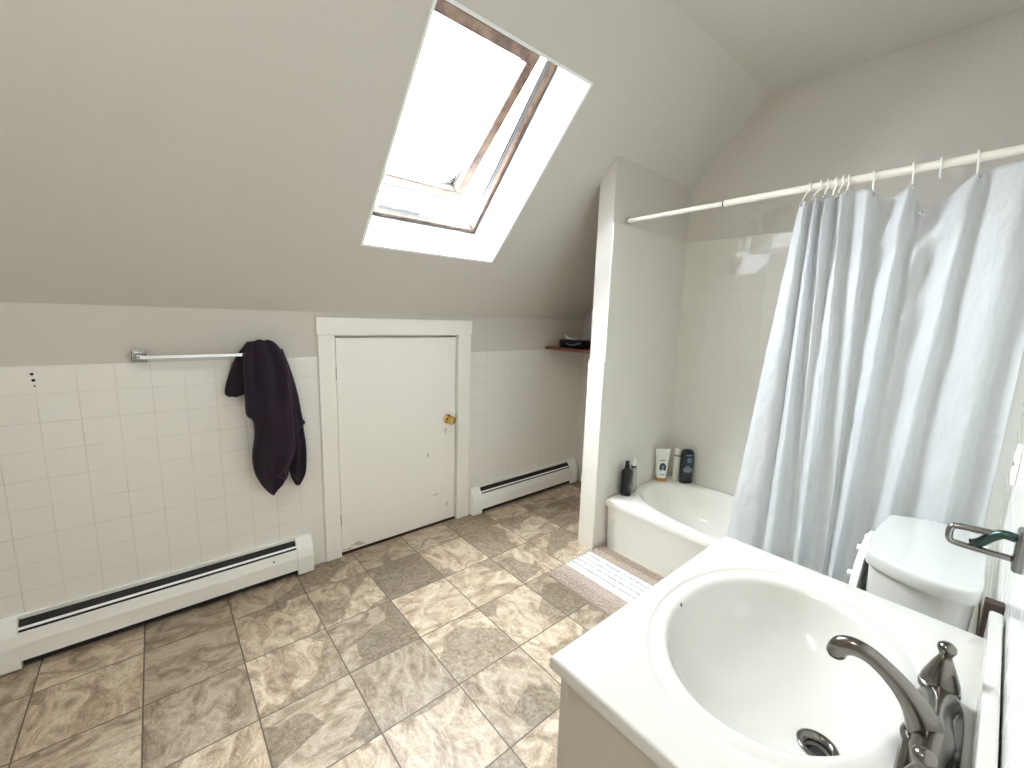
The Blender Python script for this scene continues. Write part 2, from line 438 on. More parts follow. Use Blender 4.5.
# access door, jamb and casing
door = obj('door_1', B(DX0+.004, DX1-.009, -.004, .028, .018, DZ-.011, .003, 1), M['trimp'], loc=(DX0, 0, 0)); door['kind'] = 'structure'
bm = bmesh.new()
box(bm, DX0-.012, DX0, -.002, .1, 0, DZ+.012); box(bm, DX1, DX1+.012, -.002, .1, 0, DZ+.012); box(bm, DX0, DX1, -.002, .1, DZ, DZ+.012)
box(bm, DX0, DX0+.02, .05, .1, 0, DZ); box(bm, DX1-.02, DX1, .05, .1, 0, DZ); box(bm, DX0, DX1, .05, .1, DZ-.02, DZ); box(bm, DX0, DX1, .06, .1, 0, DZ)
struct('trim_8', bm, M['trimp'])
struct('trim_9', B(DX0, DX1, .0, .1, 0, .008), M['shadebrown'])  # threshold, its brown darkened for the shade under the door
bm = bmesh.new()
box(bm, .056, DX0-.002, -.021, 0, 0, DZ+.006, .003, 1); box(bm, DX1+.002, 1.013, -.021, 0, 0, DZ+.006, .003, 1)
box(bm, .050, 1.017, -.026, 0, DZ+.006, 1.36, .003, 1)
struct('trim_10', bm, M['trimp'])
bm = bmesh.new()
lathe(bm, [(.031, 0), (.031, .003), (.024, .008), (.012, .011), (.011, .028), (.018, .034), (.027, .044), (.029, .055), (.024, .064), (.010, .068), (0.001, .068)], (.845, -.004, .718), 28, (0, -1, 0))
obj('door_handle', bm, M['brass'], door, smooth=True, angle=40)
bm = bmesh.new()
for zz in (1.06, .22): box(bm, DX0-.004, DX0+.004, -.010, -.001, zz-.035, zz+.035, .002, 1)
obj('door_hinge', bm, M['nickel'], door)
bm = bmesh.new(); box(bm, DX1-.008, DX1-.003, -.0055, -.003, .70, .745)
obj('door_latch', bm, M['brass'], door)
# worn patches where the door paint has rubbed off
def blot(bm, cx, cz, rx, rz, y, seed, n=26):
    r = random.Random(seed); ph = [r.uniform(0, 6.28) for _ in range(5)]
    vs = []
    for i in range(n):
        a = 2*PI*i/n; k = 1+.35*math.sin(2*a+ph[0])+.25*math.sin(3*a+ph[1])+.2*math.sin(5*a+ph[2])+.1*math.sin(9*a+ph[3])
        vs.append((cx+rx*k*math.cos(a), cz+rz*k*math.sin(a)))
    a_ = [bm.verts.new((x, y, z)) for x, z in vs]; b_ = [bm.verts.new((x, y+.001, z)) for x, z in vs]
    for i in range(n): bm.faces.new((a_[i], a_[(i+1) % n], b_[(i+1) % n], b_[i]))
    bm.faces.new(a_)
bm = bmesh.new(); blot(bm, .76, .215, .014, .006, -.0047, 1); blot(bm, .845, .13, .006, .012, -.0047, 2); blot(bm, .70, .50, .004, .022, -.0047, 3)
blot(bm, .24, .045, .035, .010, -.0047, 5); blot(bm, .83, .64, .008, .014, -.0047, 6); blot(bm, .18, .03, .02, .006, -.0047, 8)
obj('door_scuffs', bm, M['scuff'], door)

# ------------------------------------------------------------------ baseboard heaters
def heater(x0, x1, cap, label, capl=None):
    t = empty('baseboard_heater', ((x0+x1)/2, -.035, 0), label, 'heater', 'hot-water baseboard heaters')
    a, b = x0+(capl or cap), x1-cap
    obj('back_plate', prism_x(bmesh.new(), [(-.007, .03), (-.007, .20), (-.021, .20), (-.021, .196), (-.012, .193), (-.012, .03)], a, b), M['heater'], t)
    obj('fin_core', prism_x(bmesh.new(), [(-.013, .012), (-.013, .181), (-.036, .160), (-.049, .140), (-.050, .012)], a, b), M['darkslot'], t)
    obj('damper', prism_x(bmesh.new(), [(-.0445, .1640), (-.0520, .1580), (-.0530, .1595), (-.0455, .1660)], a, b), M['heater'], t)
    obj('front_cover', prism_x(bmesh.new(), [(-.0545, .150), (-.062, .149), (-.071, .108), (-.068, .040), (-.055, .038), (-.055, .042), (-.065, .044), (-.067, .104), (-.057, .145)], a, b), M['heater'], t)
    for u, v in ((x0, a), (b, x1)):
        bm = prism_x(bmesh.new(), [(-.0065, .008), (-.0065, .203), (-.032, .203), (-.060, .155), (-.065, .146), (-.074, .106), (-.071, .012), (-.066, .008)], u, v)
        bmesh.ops.bevel(bm, geom=bm.edges[:], offset=.002, segments=1, affect='EDGES')
        obj('end_cap', bm, M['heater'], t)
    return t
h1 = heater(-1.36, -.022, .078, 'long white baseboard heater under the dark purple towel', .294)
bm = bmesh.new(); box(bm, -.44, -.352, -.0735, -.0705, .085, .1045); box(bm, -.352, -.349, -.0735, -.069, .04, .135)
obj('cover_seam', bm, M['heater'], h1)
bm = bmesh.new(); lathe(bm, [(.0045, 0), (.0045, .002), (0.001, .002)], (-.21, -.0655, .125), 10, (0, -1, .2)); obj('screw', bm, M['darkslot'], h1)
h2 = heater(1.022, 2.10, .072, 'shorter white baseboard heater in the alcove right of the small white door')

# screw holes left in the tile
bm = bmesh.new()
for x, z, r_ in ((-.943, 1.125, .005), (-.941, 1.102, .0055), (-.940, 1.080, .003)): lathe(bm, [(r_, 0), (r_, .0012), (.0005, .0012)], (x, -.0058, z), 12, (0, -1, 0))
o = obj('screw_hole', bm, M['void']); o.parent = bpy.data.objects['trim_1']; o.location = o.location

# ------------------------------------------------------------------ towel bar and towel
tb = empty('towel_bar', (-.40, 0, 1.18), 'chrome square towel bar on the tiled wall left of the white door', 'towel bar')
for cx in (-.640, -.150):
    bm = bmesh.new(); box(bm, cx-.024, cx+.024, -.014, -.0005, 1.158, 1.206, .003, 2); box(bm, cx-.018, cx+.018, -.024, -.013, 1.164, 1.200, .004, 2)
    box(bm, cx-.011, cx+.011, -.064, -.022, 1.170, 1.192, .003, 2)
    obj('bracket', bm, M['agedchrome'], tb)
obj('bar', B(-.637, -.153, -.068, -.052, 1.173, 1.189, .0015, 1), M['chrome'], tb)

tw = empty('bath_towel', (-.18, -.06, .49), 'dark purple towel slung over the chrome bar beside the white door', 'towel')
def drape(rows, ybk, yfr, seed, amp=.012, nf=3):
    """rows: (z, xl, xr) from top to bottom -> closed thick cloth bundle with folds"""
    R = cr([(z, a, b) for z, a, b in rows], 5); rings = []
    n = 44; H = R[0][0]-R[-1][0]
    for z, a, b in R:
        f = (R[0][0]-z)/H
        cx, w_ = (a+b)/2, max((b-a)/2, .004)
        e = min(1, (f*9+.12)) * min(1, ((1-f)*9+.10))
        y0, y1 = ybk(f), yfr(f); cy, d_ = (y0+y1)/2, abs(y0-y1)/2*(.35+.65*e)
        ring_ = []
        for i in range(n):
            q = 2*PI*i/n; c_, s_ = math.cos(q), math.sin(q)
            x = cx + w_*math.copysign(abs(c_)**.75, c_)
            fold = amp*e*(math.sin(nf*PI*(x-a)/(b-a+1e-6)*1.6+seed+f*2.2)+.5*math.sin(7*(x-cx)/w_+seed*2-f*3))
            y = cy - d_*math.copysign(abs(s_)**.7, s_) - (fold if s_ > 0 else fold*.2)
            if y > -.009: y = -.009
            ring_.append((x, y, z+.004*math.sin(3*q+seed)))
        rings.append(ring_)
    bm = bmesh.new(); loft(bm, rings); return bm
bmt = drape([(1.247, -.222, -.188), (1.238, -.25, -.16), (1.21, -.272, -.135), (1.16, -.285, -.112), (1.09, -.288, -.096), (.98, -.288, -.088), (.905, -.287, -.086), (.872, -.262, -.084), (.80, -.260, -.080), (.70, -.274, -.083), (.62, -.268, -.112), (.555, -.245, -.130), (.515, -.222, -.170), (.489, -.203, -.193)],
            lambda f: -.032 + .012*f, lambda f: -.115-.012*math.sin(f*3), 1.0)
o = obj('front_drape', bmt, M['terry'], tw, smooth=True)
bmt = drape([(1.20, -.15, -.115), (1.10, -.15, -.085), (.98, -.13, -.060), (.86, -.12, -.045), (.83, -.118, -.033), (.815, -.118, -.042), (.72, -.112, -.034), (.63, -.114, -.034), (.56, -.108, -.042), (.515, -.092, -.060), (.50, -.083, -.072)],
            lambda f: -.012, lambda f: -.082-.01*math.sin(f*4), 2.3, .008, 2)
obj('rear_tail', bmt, M['terry'], tw, smooth=True)
bmt = drape([(1.236, -.262, -.205), (1.20, -.290, -.215), (1.15, -.318, -.235), (1.09, -.340, -.250), (1.03, -.357, -.262), (1.00, -.358, -.272), (.988, -.342, -.30)],
            lambda f: -.014, lambda f: -.062, .4, .004, 2)
obj('rear_flap', bmt, M['terry'], tw, smooth=True)
from mathutils.bvhtree import BVHTree
hb = bmesh.new()
for ch in list(tw.children):
    k0 = len(hb.verts); tmp = ch.data.copy(); tmp.transform(Matrix.Translation(wloc(ch))); hb.from_mesh(tmp)
bvh = BVHTree.FromBMesh(hb)
def on_towel(pts):
    out = []
    for x, z in pts:
        hit = bvh.ray_cast(Vector((x, -.5, z)), Vector((0, 1, 0)))[0]
        if hit is not None: out.append((x, hit.y-.0004, z))
    return out
def hem(ctrl):
    q = on_towel([(v.x, v.y) for v in cr([(a, b, 0) for a, b in ctrl], 8)])
    bm = bmesh.new(); tube(bm, q, .0022, 6); obj('hem', bm, M['hem'], tw, smooth=True)
hem([(-.118, 1.06), (-.104, .95), (-.098, .80), (-.100, .72), (-.108, .68), (-.135, .645), (-.172, .60)])
hem([(-.182, .597), (-.160, .578), (-.138, .560)])
hem([(-.045, .835), (-.055, .815), (-.078, .80)])
hem([(-.104, .575), (-.088, .545), (-.066, .525), (-.050, .55)])

# ------------------------------------------------------------------ alcove shelf and what lies on it
bm = B(1.71, XB-.006, PY0-.0, -.006, 1.158, 1.176, .003, 1)
tag(obj('alcove_shelf', bm, M['brownwood']), 'reddish brown wooden shelf board in the dark alcove', 'shelf')
bx = empty('toiletry_case', (1.86, -.18, 1.177), 'black zipped case lying on the brown alcove shelf', 'case')
bm = B(1.79, 1.97, -.29, -.07, 1.177, 1.236, .018, 3); obj('case_body', bm, M['black'], bx, smooth=True)
bm = bmesh.new(); tube(bm, cr([(1.787, -.16, 1.209), (1.778, -.20, 1.200), (1.777, -.25, 1.206), (1.79, -.295, 1.220)], 6), .0045, 8); obj('strap', bm, M['labelblue'], bx, smooth=True)
cb = bmesh.new(); tube(cb, cr([(1.84, -.12, 1.240), (1.83, -.10, 1.264), (1.82, -.13, 1.257), (1.83, -.16, 1.242), (1.81, -.18, 1.246), (1.82, -.21, 1.242), (1.85, -.2, 1.243)], 8), .0038, 8)
tag(obj('coiled_cable', cb, M['plastic'], smooth=True), 'small white cable curled on top of the black case', 'cable')

# ------------------------------------------------------------------ bathtub
def rect_pt(a, x0, x1, y0, y1, cx, cy, rc=.0):
    dx, dy = math.cos(a), math.sin(a); t_ = 1e9
    if dx > 1e-9: t_ = min(t_, (x1-cx)/dx)
    if dx < -1e-9: t_ = min(t_, (x0-cx)/dx)
    if dy > 1e-9: t_ = min(t_, (y1-cy)/dy)
    if dy < -1e-9: t_ = min(t_, (y0-cy)/dy)
    return cx+dx*t_, cy+dy*t_
def angles(n, x0, x1, y0, y1, cx, cy):
    A = [2*PI*i/n for i in range(n)]
    for x in (x0, x1):
        for y in (y0, y1):
            a = math.atan2(y-cy, x-cx) % (2*PI); k = min(range(n), key=lambda i: abs(A[i]-a)); A[k] = a
    return A
def sell(a, cx, cy, rx, ry, e):
    c_, s_ = math.cos(a), math.sin(a)
    r = (abs(c_/rx)**e+abs(s_/ry)**e)**(-1/e); return cx+r*c_, cy+r*s_
def slab_basin(x0, x1, y0, y1, cx, cy, ztop, outer_rows, inner_rows, n=128, cap0=True):
    """outer_rows: (inset, z) from bottom up to the rim; inner_rows: (rx, ry, e, z, dx, dy)"""
    A = angles(n, x0, x1, y0, y1, cx, cy); bm = bmesh.new(); rings = []
    for ins, z in outer_rows: rings.append([(*rect_pt(a, x0+ins, x1-ins, y0+ins, y1-ins, cx, cy), z) for a in A])
    for rx, ry, e, z, dx, dy in inner_rows: rings.append([(*(lambda q: (q[0]+dx, q[1]+dy))(sell(a, cx, cy, rx, ry, e)), z) for a in A])
    loft(bm, rings, True, cap0, True); return bm
TX0, TX1, TY0, TY1 = 1.450, XB-.007, YR+.008, PY1-.001
tubx = empty('bathtub', (1.8, -1.62, 0), 'white built-in bathtub with a curved inner rim and plain apron', 'bathtub')
R_ = .320
inner = [(.322, .725, 2.6, R_+.001, .015, 0), (.310, .712, 2.6, R_-.004, .015, 0), (.300, .700, 2.6, R_-.02, .015, 0), (.285, .675, 2.6, R_-.08, .015, 0), (.262, .63, 2.5, R_-.17, .015, 0), (.235, .585, 2.4, R_-.225, .015, 0), (.18, .52, 2.3, R_-.245, .015, 0), (.06, .2, 2, R_-.25, .015, 0)]
bm = slab_basin(TX0, TX1, TY0, TY1, 1.80, -1.622, R_, [(.012, 0), (.012, .02), (.007, .262), (.0, .275), (.0, .300), (.004, .312), (.013, .319), (.030, .3215)], inner, 160)
obj('tub_shell', bm, M['enamel'], tubx, smooth=True, angle=60)
bm = bmesh.new(); lathe(bm, [(.03, 0), (.03, .003), (.022, .005), (.001, .005)], (1.81, -2.08, .056), 20); obj('drain', bm, M['chrome'], tubx, smooth=True, angle=40)
bm = bmesh.new(); lathe(bm, [(.035, 0), (.035, .006), (.028, .010), (.001, .010)], (1.81, -2.262, .22), 20, (0, 1, .25)); obj('overflow_plate', bm, M['chrome'], tubx, smooth=True, angle=40)

# ------------------------------------------------------------------ bottles on the tub ledge
ZL = .3215
def rbox_rings(cx, cy, rows, rot=0, n=36, e=3.2):
    rings = []; c0, s0 = math.cos(rot), math.sin(rot)
    for z, rx, ry in rows:
        r_ = []
        for i in range(n):
            q = sell(2*PI*i/n, 0, 0, rx, ry, e); r_.append((cx+q[0]*c0-q[1]*s0, cy+q[0]*s0+q[1]*c0, z))
        rings.append(r_)
    return rings
fc = math.atan2(-.753, -.64)         # direction from the tub corner back into the room
G_ = 'bottles on the bathtub ledge'
# black pump bottle
t = empty('pump_bottle', (1.585, -.900, ZL), 'black bottle with a small pump cap at the tub corner by the tiled post', 'bottle', G_)
bm = bmesh.new(); loft(bm, rbox_rings(1.585, -.900, [(ZL, .030, .028), (ZL+.004, .034, .032), (ZL+.14, .034, .032), (ZL+.155, .031, .029), (ZL+.166, .018, .018), (ZL+.172, .015, .015)], .3, e=2.4)); obj('bottle_body', bm, M['black'], t, smooth=True, angle=60)
bm = bmesh.new(); lathe(bm, [(.015, 0), (.015, .022), (.010, .026), (.010, .034), (.014, .036), (.012, .046), (.001, .047)], (1.585, -.900, ZL+.170), 20); box(bm, 1.565, 1.590, -.906, -.894, ZL+.203, ZL+.213, .002, 1); obj('pump_cap', bm, M['black'], t, smooth=True, angle=40)
bm = bmesh.new()
for q, zz, hh in ((-.25, .06, .035), (.0, .05, .05), (.2, .062, .022)):
    a = fc+q+.45; x_, y_ = 1.585+.0335*math.cos(a), -.900+.0325*math.sin(a)
    Mx = Matrix.Translation((x_, y_, ZL+zz)) @ Matrix.Rotation(a, 4, 'Z'); box(bm, -.0015, .0015, -.003, .003, -hh/2, hh/2, M=Mx)
obj('bottle_label', bm, M['labelblue'], t)
# cloudy bottle behind it
t = empty('clear_bottle', (1.668, -.893, ZL), 'cloudy clear bottle half hidden behind the black pump bottle', 'bottle', G_)
bm = bmesh.new(); loft(bm, rbox_rings(1.668, -.893, [(ZL, .021, .019), (ZL+.004, .024, .021), (ZL+.13, .025, .022), (ZL+.15, .018, .017), (ZL+.158, .012, .012)], .3, e=2.3)); obj('bottle_body', bm, M['clearplastic'], t, smooth=True, angle=60)
bm = bmesh.new(); lathe(bm, [(.016, 0), (.016, .010), (.001, .011)], (1.668, -.893, ZL+.157), 18); obj('collar', bm, M['darkslot'], t, smooth=True, angle=40)
bm = bmesh.new(); lathe(bm, [(.013, 0), (.012, .035), (.009, .045), (.001, .046)], (1.668, -.893, ZL+.168), 18); obj('cap', bm, M['plastic'], t, smooth=True, angle=40)
# white tube standing on its amber cap
t = empty('lotion_tube', (1.985, -.905, ZL), 'white squeeze tube standing on its amber cap with a dark oval emblem', 'bottle', G_)
rr = fc + PI/2
bm = bmesh.new(); loft(bm, rbox_rings(1.985, -.905, [(ZL, .034, .026), (ZL+.018, .034, .026), (ZL+.024, .028, .022)], rr, e=2.2)); obj('tube_cap', bm, M['amber'], t, smooth=True, angle=50)
bm = bmesh.new(); loft(bm, rbox_rings(1.985, -.905, [(ZL+.024, .034, .026), (ZL+.06, .036, .024), (ZL+.13, .041, .016), (ZL+.19, .047, .006), (ZL+.222, .050, .002)], rr, e=2.3)); obj('tube_body', bm, M['plastic'], t, smooth=True, angle=60)
def facing_patch(bm, cx, cy, cz, rx, rz, d, th_=.0015, n=20, e=2.0, tilt=0):
    a_ = [bm.verts.new((cx+math.cos(fc)*d+math.cos(rr)*sell(2*PI*i/n, 0, 0, rx, rz, e)[0], cy+math.sin(fc)*d+math.sin(rr)*sell(2*PI*i/n, 0, 0, rx, rz, e)[0], cz+sell(2*PI*i/n, 0, 0, rx, rz, e)[1])) for i in range(n)]
    b_ = [bm.verts.new(v.co-Vector((math.cos(fc), math.sin(fc), 0))*th_*6) for v in a_]
    for i in range(n): bm.faces.new((a_[i], a_[(i+1) % n], b_[(i+1) % n], b_[i]))
    bm.faces.new(a_); bm.faces.new(b_[::-1])
bm = bmesh.new(); facing_patch(bm, 1.985, -.905, ZL+.098, .022, .030, .0215); obj('emblem', bm, M['inkblue'], t)
bm = bmesh.new(); facing_patch(bm, 1.985, -.905, ZL+.098, .010, .016, .0225); obj('emblem_centre', bm, M['labelblue'], t)
bm = bmesh.new(); facing_patch(bm, 1.985, -.905, ZL+.048, .020, .003, .026); obj('small_print', bm, M['labelblue'], t)
bm = bmesh.new(); facing_patch(bm, 1.985, -.905, ZL+.145, .022, .003, .015); obj('brand_line', bm, M['labelblue'], t)
# white bottle with dark neck ring
t = empty('white_bottle', (2.095, -.955, ZL), 'slim white bottle with a dark neck ring next to the dark navy bottle', 'bottle', G_)
bm = bmesh.new(); loft(bm, rbox_rings(2.095, -.955, [(ZL, .022, .020), (ZL+.004, .025, .022), (ZL+.16, .025, .022), (ZL+.17, .022, .02)], rr, e=2.5)); obj('bottle_body', bm, M['plastic'], t, smooth=True, angle=60)
bm = bmesh.new(); lathe(bm, [(.0235, 0), (.0235, .007), (.001, .0075)], (2.095, -.955, ZL+.168), 24); obj('neck_ring', bm, M['darkslot'], t)
bm = bmesh.new(); lathe(bm, [(.0235, 0), (.024, .035), (.019, .046), (.001, .048)], (2.095, -.955, ZL+.175), 24); obj('cap', bm, M['plastic'], t, smooth=True, angle=40)
# navy body wash
t = empty('body_wash_bottle', (2.087, -1.025, ZL), 'dark navy rounded bottle, rightmost on the tub ledge', 'bottle', G_)
bm = bmesh.new(); loft(bm, rbox_rings(2.087, -1.027, [(ZL, .036, .020), (ZL+.005, .041, .024), (ZL+.10, .044, .026), (ZL+.185, .043, .025), (ZL+.215, .038, .022), (ZL+.230, .026, .016), (ZL+.234, .010, .008)], rr, e=2.8)); obj('bottle_body', bm, M['navy'], t, smooth=True, angle=60)
bm = bmesh.new()
for dz, w_, hh, dx in ((.085, .028, .005, 0), (.098, .030, .012, .0), (.118, .018, .005, -.004), (.15, .014, .004, .004), (.162, .020, .006, .004), (.175, .014, .004, .004), (.197, .026, .004, 0)):
    bm = bmesh.new(); facing_patch(bm, 2.087+dx*math.cos(rr), -1.027+dx*math.sin(rr), ZL+dz, w_, hh, .0262, e=6); obj('bottle_label', bm, M['labelblue'], t)

# ------------------------------------------------------------------ shower rod, rings, curtain
RX, RZ = 1.472, 1.937
rod = empty('shower_rod', (RX, -1.62, RZ), 'off-white tension shower rod running from the tiled partition to the right wall', 'curtain rod')
bm = bmesh.new(); tube(bm, [(RX, PY1-.012, RZ), (RX, -1.38, RZ)], .0115, 20); obj('inner_pole', bm, M['rod'], rod, smooth=True, angle=40)
bm = bmesh.new(); tube(bm, [(RX, -1.381, RZ), (RX, YR+.02, RZ)], .0142, 20); obj('outer_pole', bm, M['rod'], rod, smooth=True, angle=40)
bm = bmesh.new(); tube(bm, [(RX, -1.3765, RZ), (RX, -1.3805, RZ)], .0146, 20); obj('joint_ring', bm, M['darkslot'], rod, smooth=True, angle=40)
for ya, yb in ((PY1-.0005, PY1-.014), (YR+.0065, YR+.022)):
    bm = bmesh.new(); tube(bm, [(RX, ya, RZ), (RX, yb, RZ)], .0165, 20); obj('end_cup', bm, M['clearplastic'], rod, smooth=True, angle=40)

def make_ring(y, gy, gz, lean, label, hooked=True):
    pts = []
    r1 = .019; n1 = 16
    for i in range(n1+1):
        a = math.radians(-35 + 250*i/n1)
        pts.append((RX + r1*math.cos(a), y + lean*math.sin(a)*.2, RZ + .0008 + r1*math.sin(a)))
    end = (RX-.012, gy, gz+.004)
    if hooked:
        pts += [(RX-.016, y*.5+gy*.5, RZ-.024), (RX-.013, gy, gz+.012), (RX-.006, gy, gz-.003), (RX+.003, gy, gz-.001)]
    else:
        pts += [(RX-.016, y, RZ-.024), (RX-.010, y, RZ-.040), (RX-.002, y, RZ-.044), (RX+.004, y, RZ-.038)]
    bm = bmesh.new(); tube(bm, cr(pts, 3), .0030, 8)
    o = obj('curtain_ring', bm, M['plastic'], smooth=True)
    return tag(o, label, 'curtain ring', 'white curtain hooks on the shower rod')
GR = [(-1.722, -1.702, 1.879), (-1.759, -1.739, 1.892), (-1.782, -1.775, 1.893), (-1.808, -1.802, 1.884), (-1.829, -1.820, 1.888), (-1.847, -1.844, 1.894), (-1.92, -1.922, 1.876), (-2.025, -2.028, 1.878), (-2.177, -2.180, 1.878), (-2.305, -2.305, 1.888)]
RL = ['white curtain hook nearest the tiled partition, first of the bunch', 'second white curtain hook of the tight bunch at the curtain edge', 'third white curtain hook of the tight bunch at the curtain edge',
      'fourth white curtain hook of the tight bunch at the curtain edge', 'fifth white curtain hook of the tight bunch, just left of its last', 'last white curtain hook on the right of the tight bunch',
      'first lone white curtain hook right of the bunch', 'white curtain hook immediately left of the empty hook', 'white curtain hook immediately right of the empty hook', 'rightmost white curtain hook, nearest the right wall']
for (y, gy, gz), lb in zip(GR, RL): make_ring(y, gy, gz, .02, lb)
make_ring(-2.093, 0, 0, .02, 'empty white curtain hook with no curtain hanging from it', False)

CT = [ # ytop, ztop, xtop, ybot, xbot
 (-1.688,1.868,1.470,-1.552,1.440),(-1.702,1.884,1.462,-1.60,1.412),(-1.716,1.880,1.440,-1.680,1.425),(-1.727,1.887,1.488,-1.722,1.452),(-1.739,1.897,1.462,-1.740,1.405),
 (-1.751,1.888,1.438,-1.775,1.385),(-1.759,1.885,1.492,-1.800,1.430),(-1.775,1.898,1.462,-1.815,1.455),(-1.786,1.872,1.428,-1.830,1.455),(-1.802,1.889,1.462,-1.848,1.445),
 (-1.811,1.880,1.490,-1.862,1.400),(-1.820,1.893,1.462,-1.880,1.388),(-1.832,1.886,1.440,-1.900,1.410),(-1.844,1.899,1.455,-1.896,1.385),(-1.858,1.897,1.478,-1.910,1.442),
 (-1.89,1.893,1.452,-1.932,1.452),(-1.912,1.884,1.438,-1.950,1.446),(-1.922,1.881,1.456,-1.960,1.432),(-1.935,1.872,1.492,-1.967,1.456),(-1.975,1.858,1.480,-1.973,1.430),
 (-2.014,1.870,1.442,-1.980,1.390),(-2.028,1.883,1.454,-1.992,1.376),(-2.042,1.84,1.484,-2.012,1.438),(-2.066,1.797,1.468,-2.040,1.448),(-2.105,1.823,1.488,-2.062,1.436),
 (-2.150,1.862,1.460,-2.082,1.402),(-2.180,1.883,1.450,-2.100,1.376),(-2.198,1.890,1.474,-2.130,1.432),(-2.236,1.897,1.456,-2.175,1.414),(-2.282,1.898,1.440,-2.222,1.392),
 (-2.305,1.895,1.450,-2.248,1.382),(-2.325,1.890,1.478,-2.272,1.430),(-2.355,1.887,1.462,-2.345,1.412)]
def curtain_mesh():
    top = cr([(y, z, x) for y, z, x, _, _ in CT], 10); bot = cr([(yb, xb, 0) for *_, yb, xb in CT], 10)
    bm = bmesh.new(); NR = 120; rows = []
    for r in range(NR+1):
        f = r/NR; row = []
        zb = .135
        for i, (tp, bt) in enumerate(zip(top, bot)):
            w_ = f**.92
            y = tp[0]*(1-w_)+bt[0]*w_; x = tp[2]*(1-w_)+bt[1]*w_
            z = tp[1]*(1-f)+(zb+.01*math.sin(i*.15))*f
            # slack swags below the uneven top edge, fading out downwards
            u = i/10
            sw = math.exp(-((u-23.4)/2.0)**2)*math.exp(-f*5)
            x += .022*sw*math.sin(26*f*1.8 + (u-23)*1.1)
            sw2 = math.exp(-((u-19.0)/1.1)**2)*math.exp(-f*7); x += .014*sw2*math.sin(30*f*1.9+(u-19))
            sw3 = math.exp(-((u-8.6)/1.6)**2)*math.exp(-((f-.10)/.07)**2); x -= .030*sw3
            nn = noise.noise(Vector((y*9, z*4.0, 3.3)))*.007 + (abs(noise.noise(Vector((y*17+z*6, z*11-y*5, 7.3))))-.25)*-.007 + (abs(noise.noise(Vector((y*30-z*12, z*20+y*10, 2.3))))-.25)*-.003
            x += nn*(.4+.6*min(1, f*5))
            if z < .35: x = min(x, 1.440)
            row.append(bm.verts.new((x, y, z)))
        rows.append(row)
    for a, b in zip(rows, rows[1:]):
        for i in range(len(a)-1): bm.faces.new((a[i], a[i+1], b[i+1], b[i]))
    bmesh.ops.solidify(bm, geom=bm.faces[:], thickness=.0009)
    return bm
cur = obj('shower_curtain', curtain_mesh(), M['curtain'], smooth=True)
tag(cur, 'white wrinkled vinyl shower curtain sagging from its hooks', 'shower curtain')
for gy, gz in [(a[1], a[2]) for a in GR] + [(-2.066, 1.786)]:
    bm = bmesh.new(); pts = [(1.4585, gy+.0062*math.cos(a), gz-.004+.0062*math.sin(a)) for a in [2*PI*i/16 for i in range(16)]]
    tube(bm, pts, .0026, 8, closed=True)
    obj('grommet', bm, M['chrome'], cur, smooth=True)

# ------------------------------------------------------------------ bath mat
bm = B(.962, 1.440, -1.48, -.862, .001, .006)
NX, NY = 40, 46
for i in range(NX):
    for j in range(NY):
        x = .962+.478*(i+.5)/NX + random.uniform(-.0015, .0015); y = -.862-.618*(j+.5)/NY + (.0065 if i % 2 else 0)
        if y < -1.478: continue
        r_ = .0068+random.uniform(-.0008, .0012)
        mm = Matrix.Translation((x, y, .009+random.uniform(0, .003))) @ Matrix.Rotation(random.uniform(-.5, .5)+(.6 if i % 2 else -.6), 4, 'Z') @ Matrix.Diagonal((.8, 1.25, .85, 1))
        bmesh.ops.create_icosphere(bm, subdivisions=1, radius=r_, matrix=mm)
tag(obj('bath_mat', bm, M['mat'], smooth=True), 'beige and white striped chenille mat on the floor along the tub apron', 'bath mat')

# ------------------------------------------------------------------ toilet
TC = 1.115
toi = empty('toilet', (TC, -2.1, 0), 'white toilet with tank and raised seat between the vanity and the tub', 'toilet')
def tank_ring(z, s, yf=-2.135, yb=-2.365):
    P = [(-.155, yf), (-.185, yf-.006), (-.204, yf-.03), (-.228, yf-.075), (-.243, yf-.125), (-.240, yf-.180), (-.222, yf-.218), (-.18, yb), (-.06, yb)]
    P = P + [(-a, b) for a, b in P[::-1]]
    P += [(.08, yf+.006), (0, yf+.009), (-.08, yf+.006)]
    C_ = cr([(a, b, 0) for a, b in P]+[(P[0][0], P[0][1], 0)], 4)[:-1]
    cy = (yf+yb)/2
    return [(TC+c[0]*s, cy+(c[1]-cy)*s, z) for c in C_]
bm = bmesh.new(); loft(bm, [tank_ring(z, s) for z, s in ((.725, .955), (.722, .99), (.728, 1.0), (.750, 1.0), (.757, .992), (.761, .975), (.762, .94))]); obj('tank_lid', bm, M['china'], toi, smooth=True, angle=50)
bm = bmesh.new(); loft(bm, [tank_ring(z, s) for z, s in ((.40, .80), (.41, .84), (.55, .88), (.70, .925), (.726, .93))]); obj('tank', bm, M['china'], toi, smooth=True, angle=60)
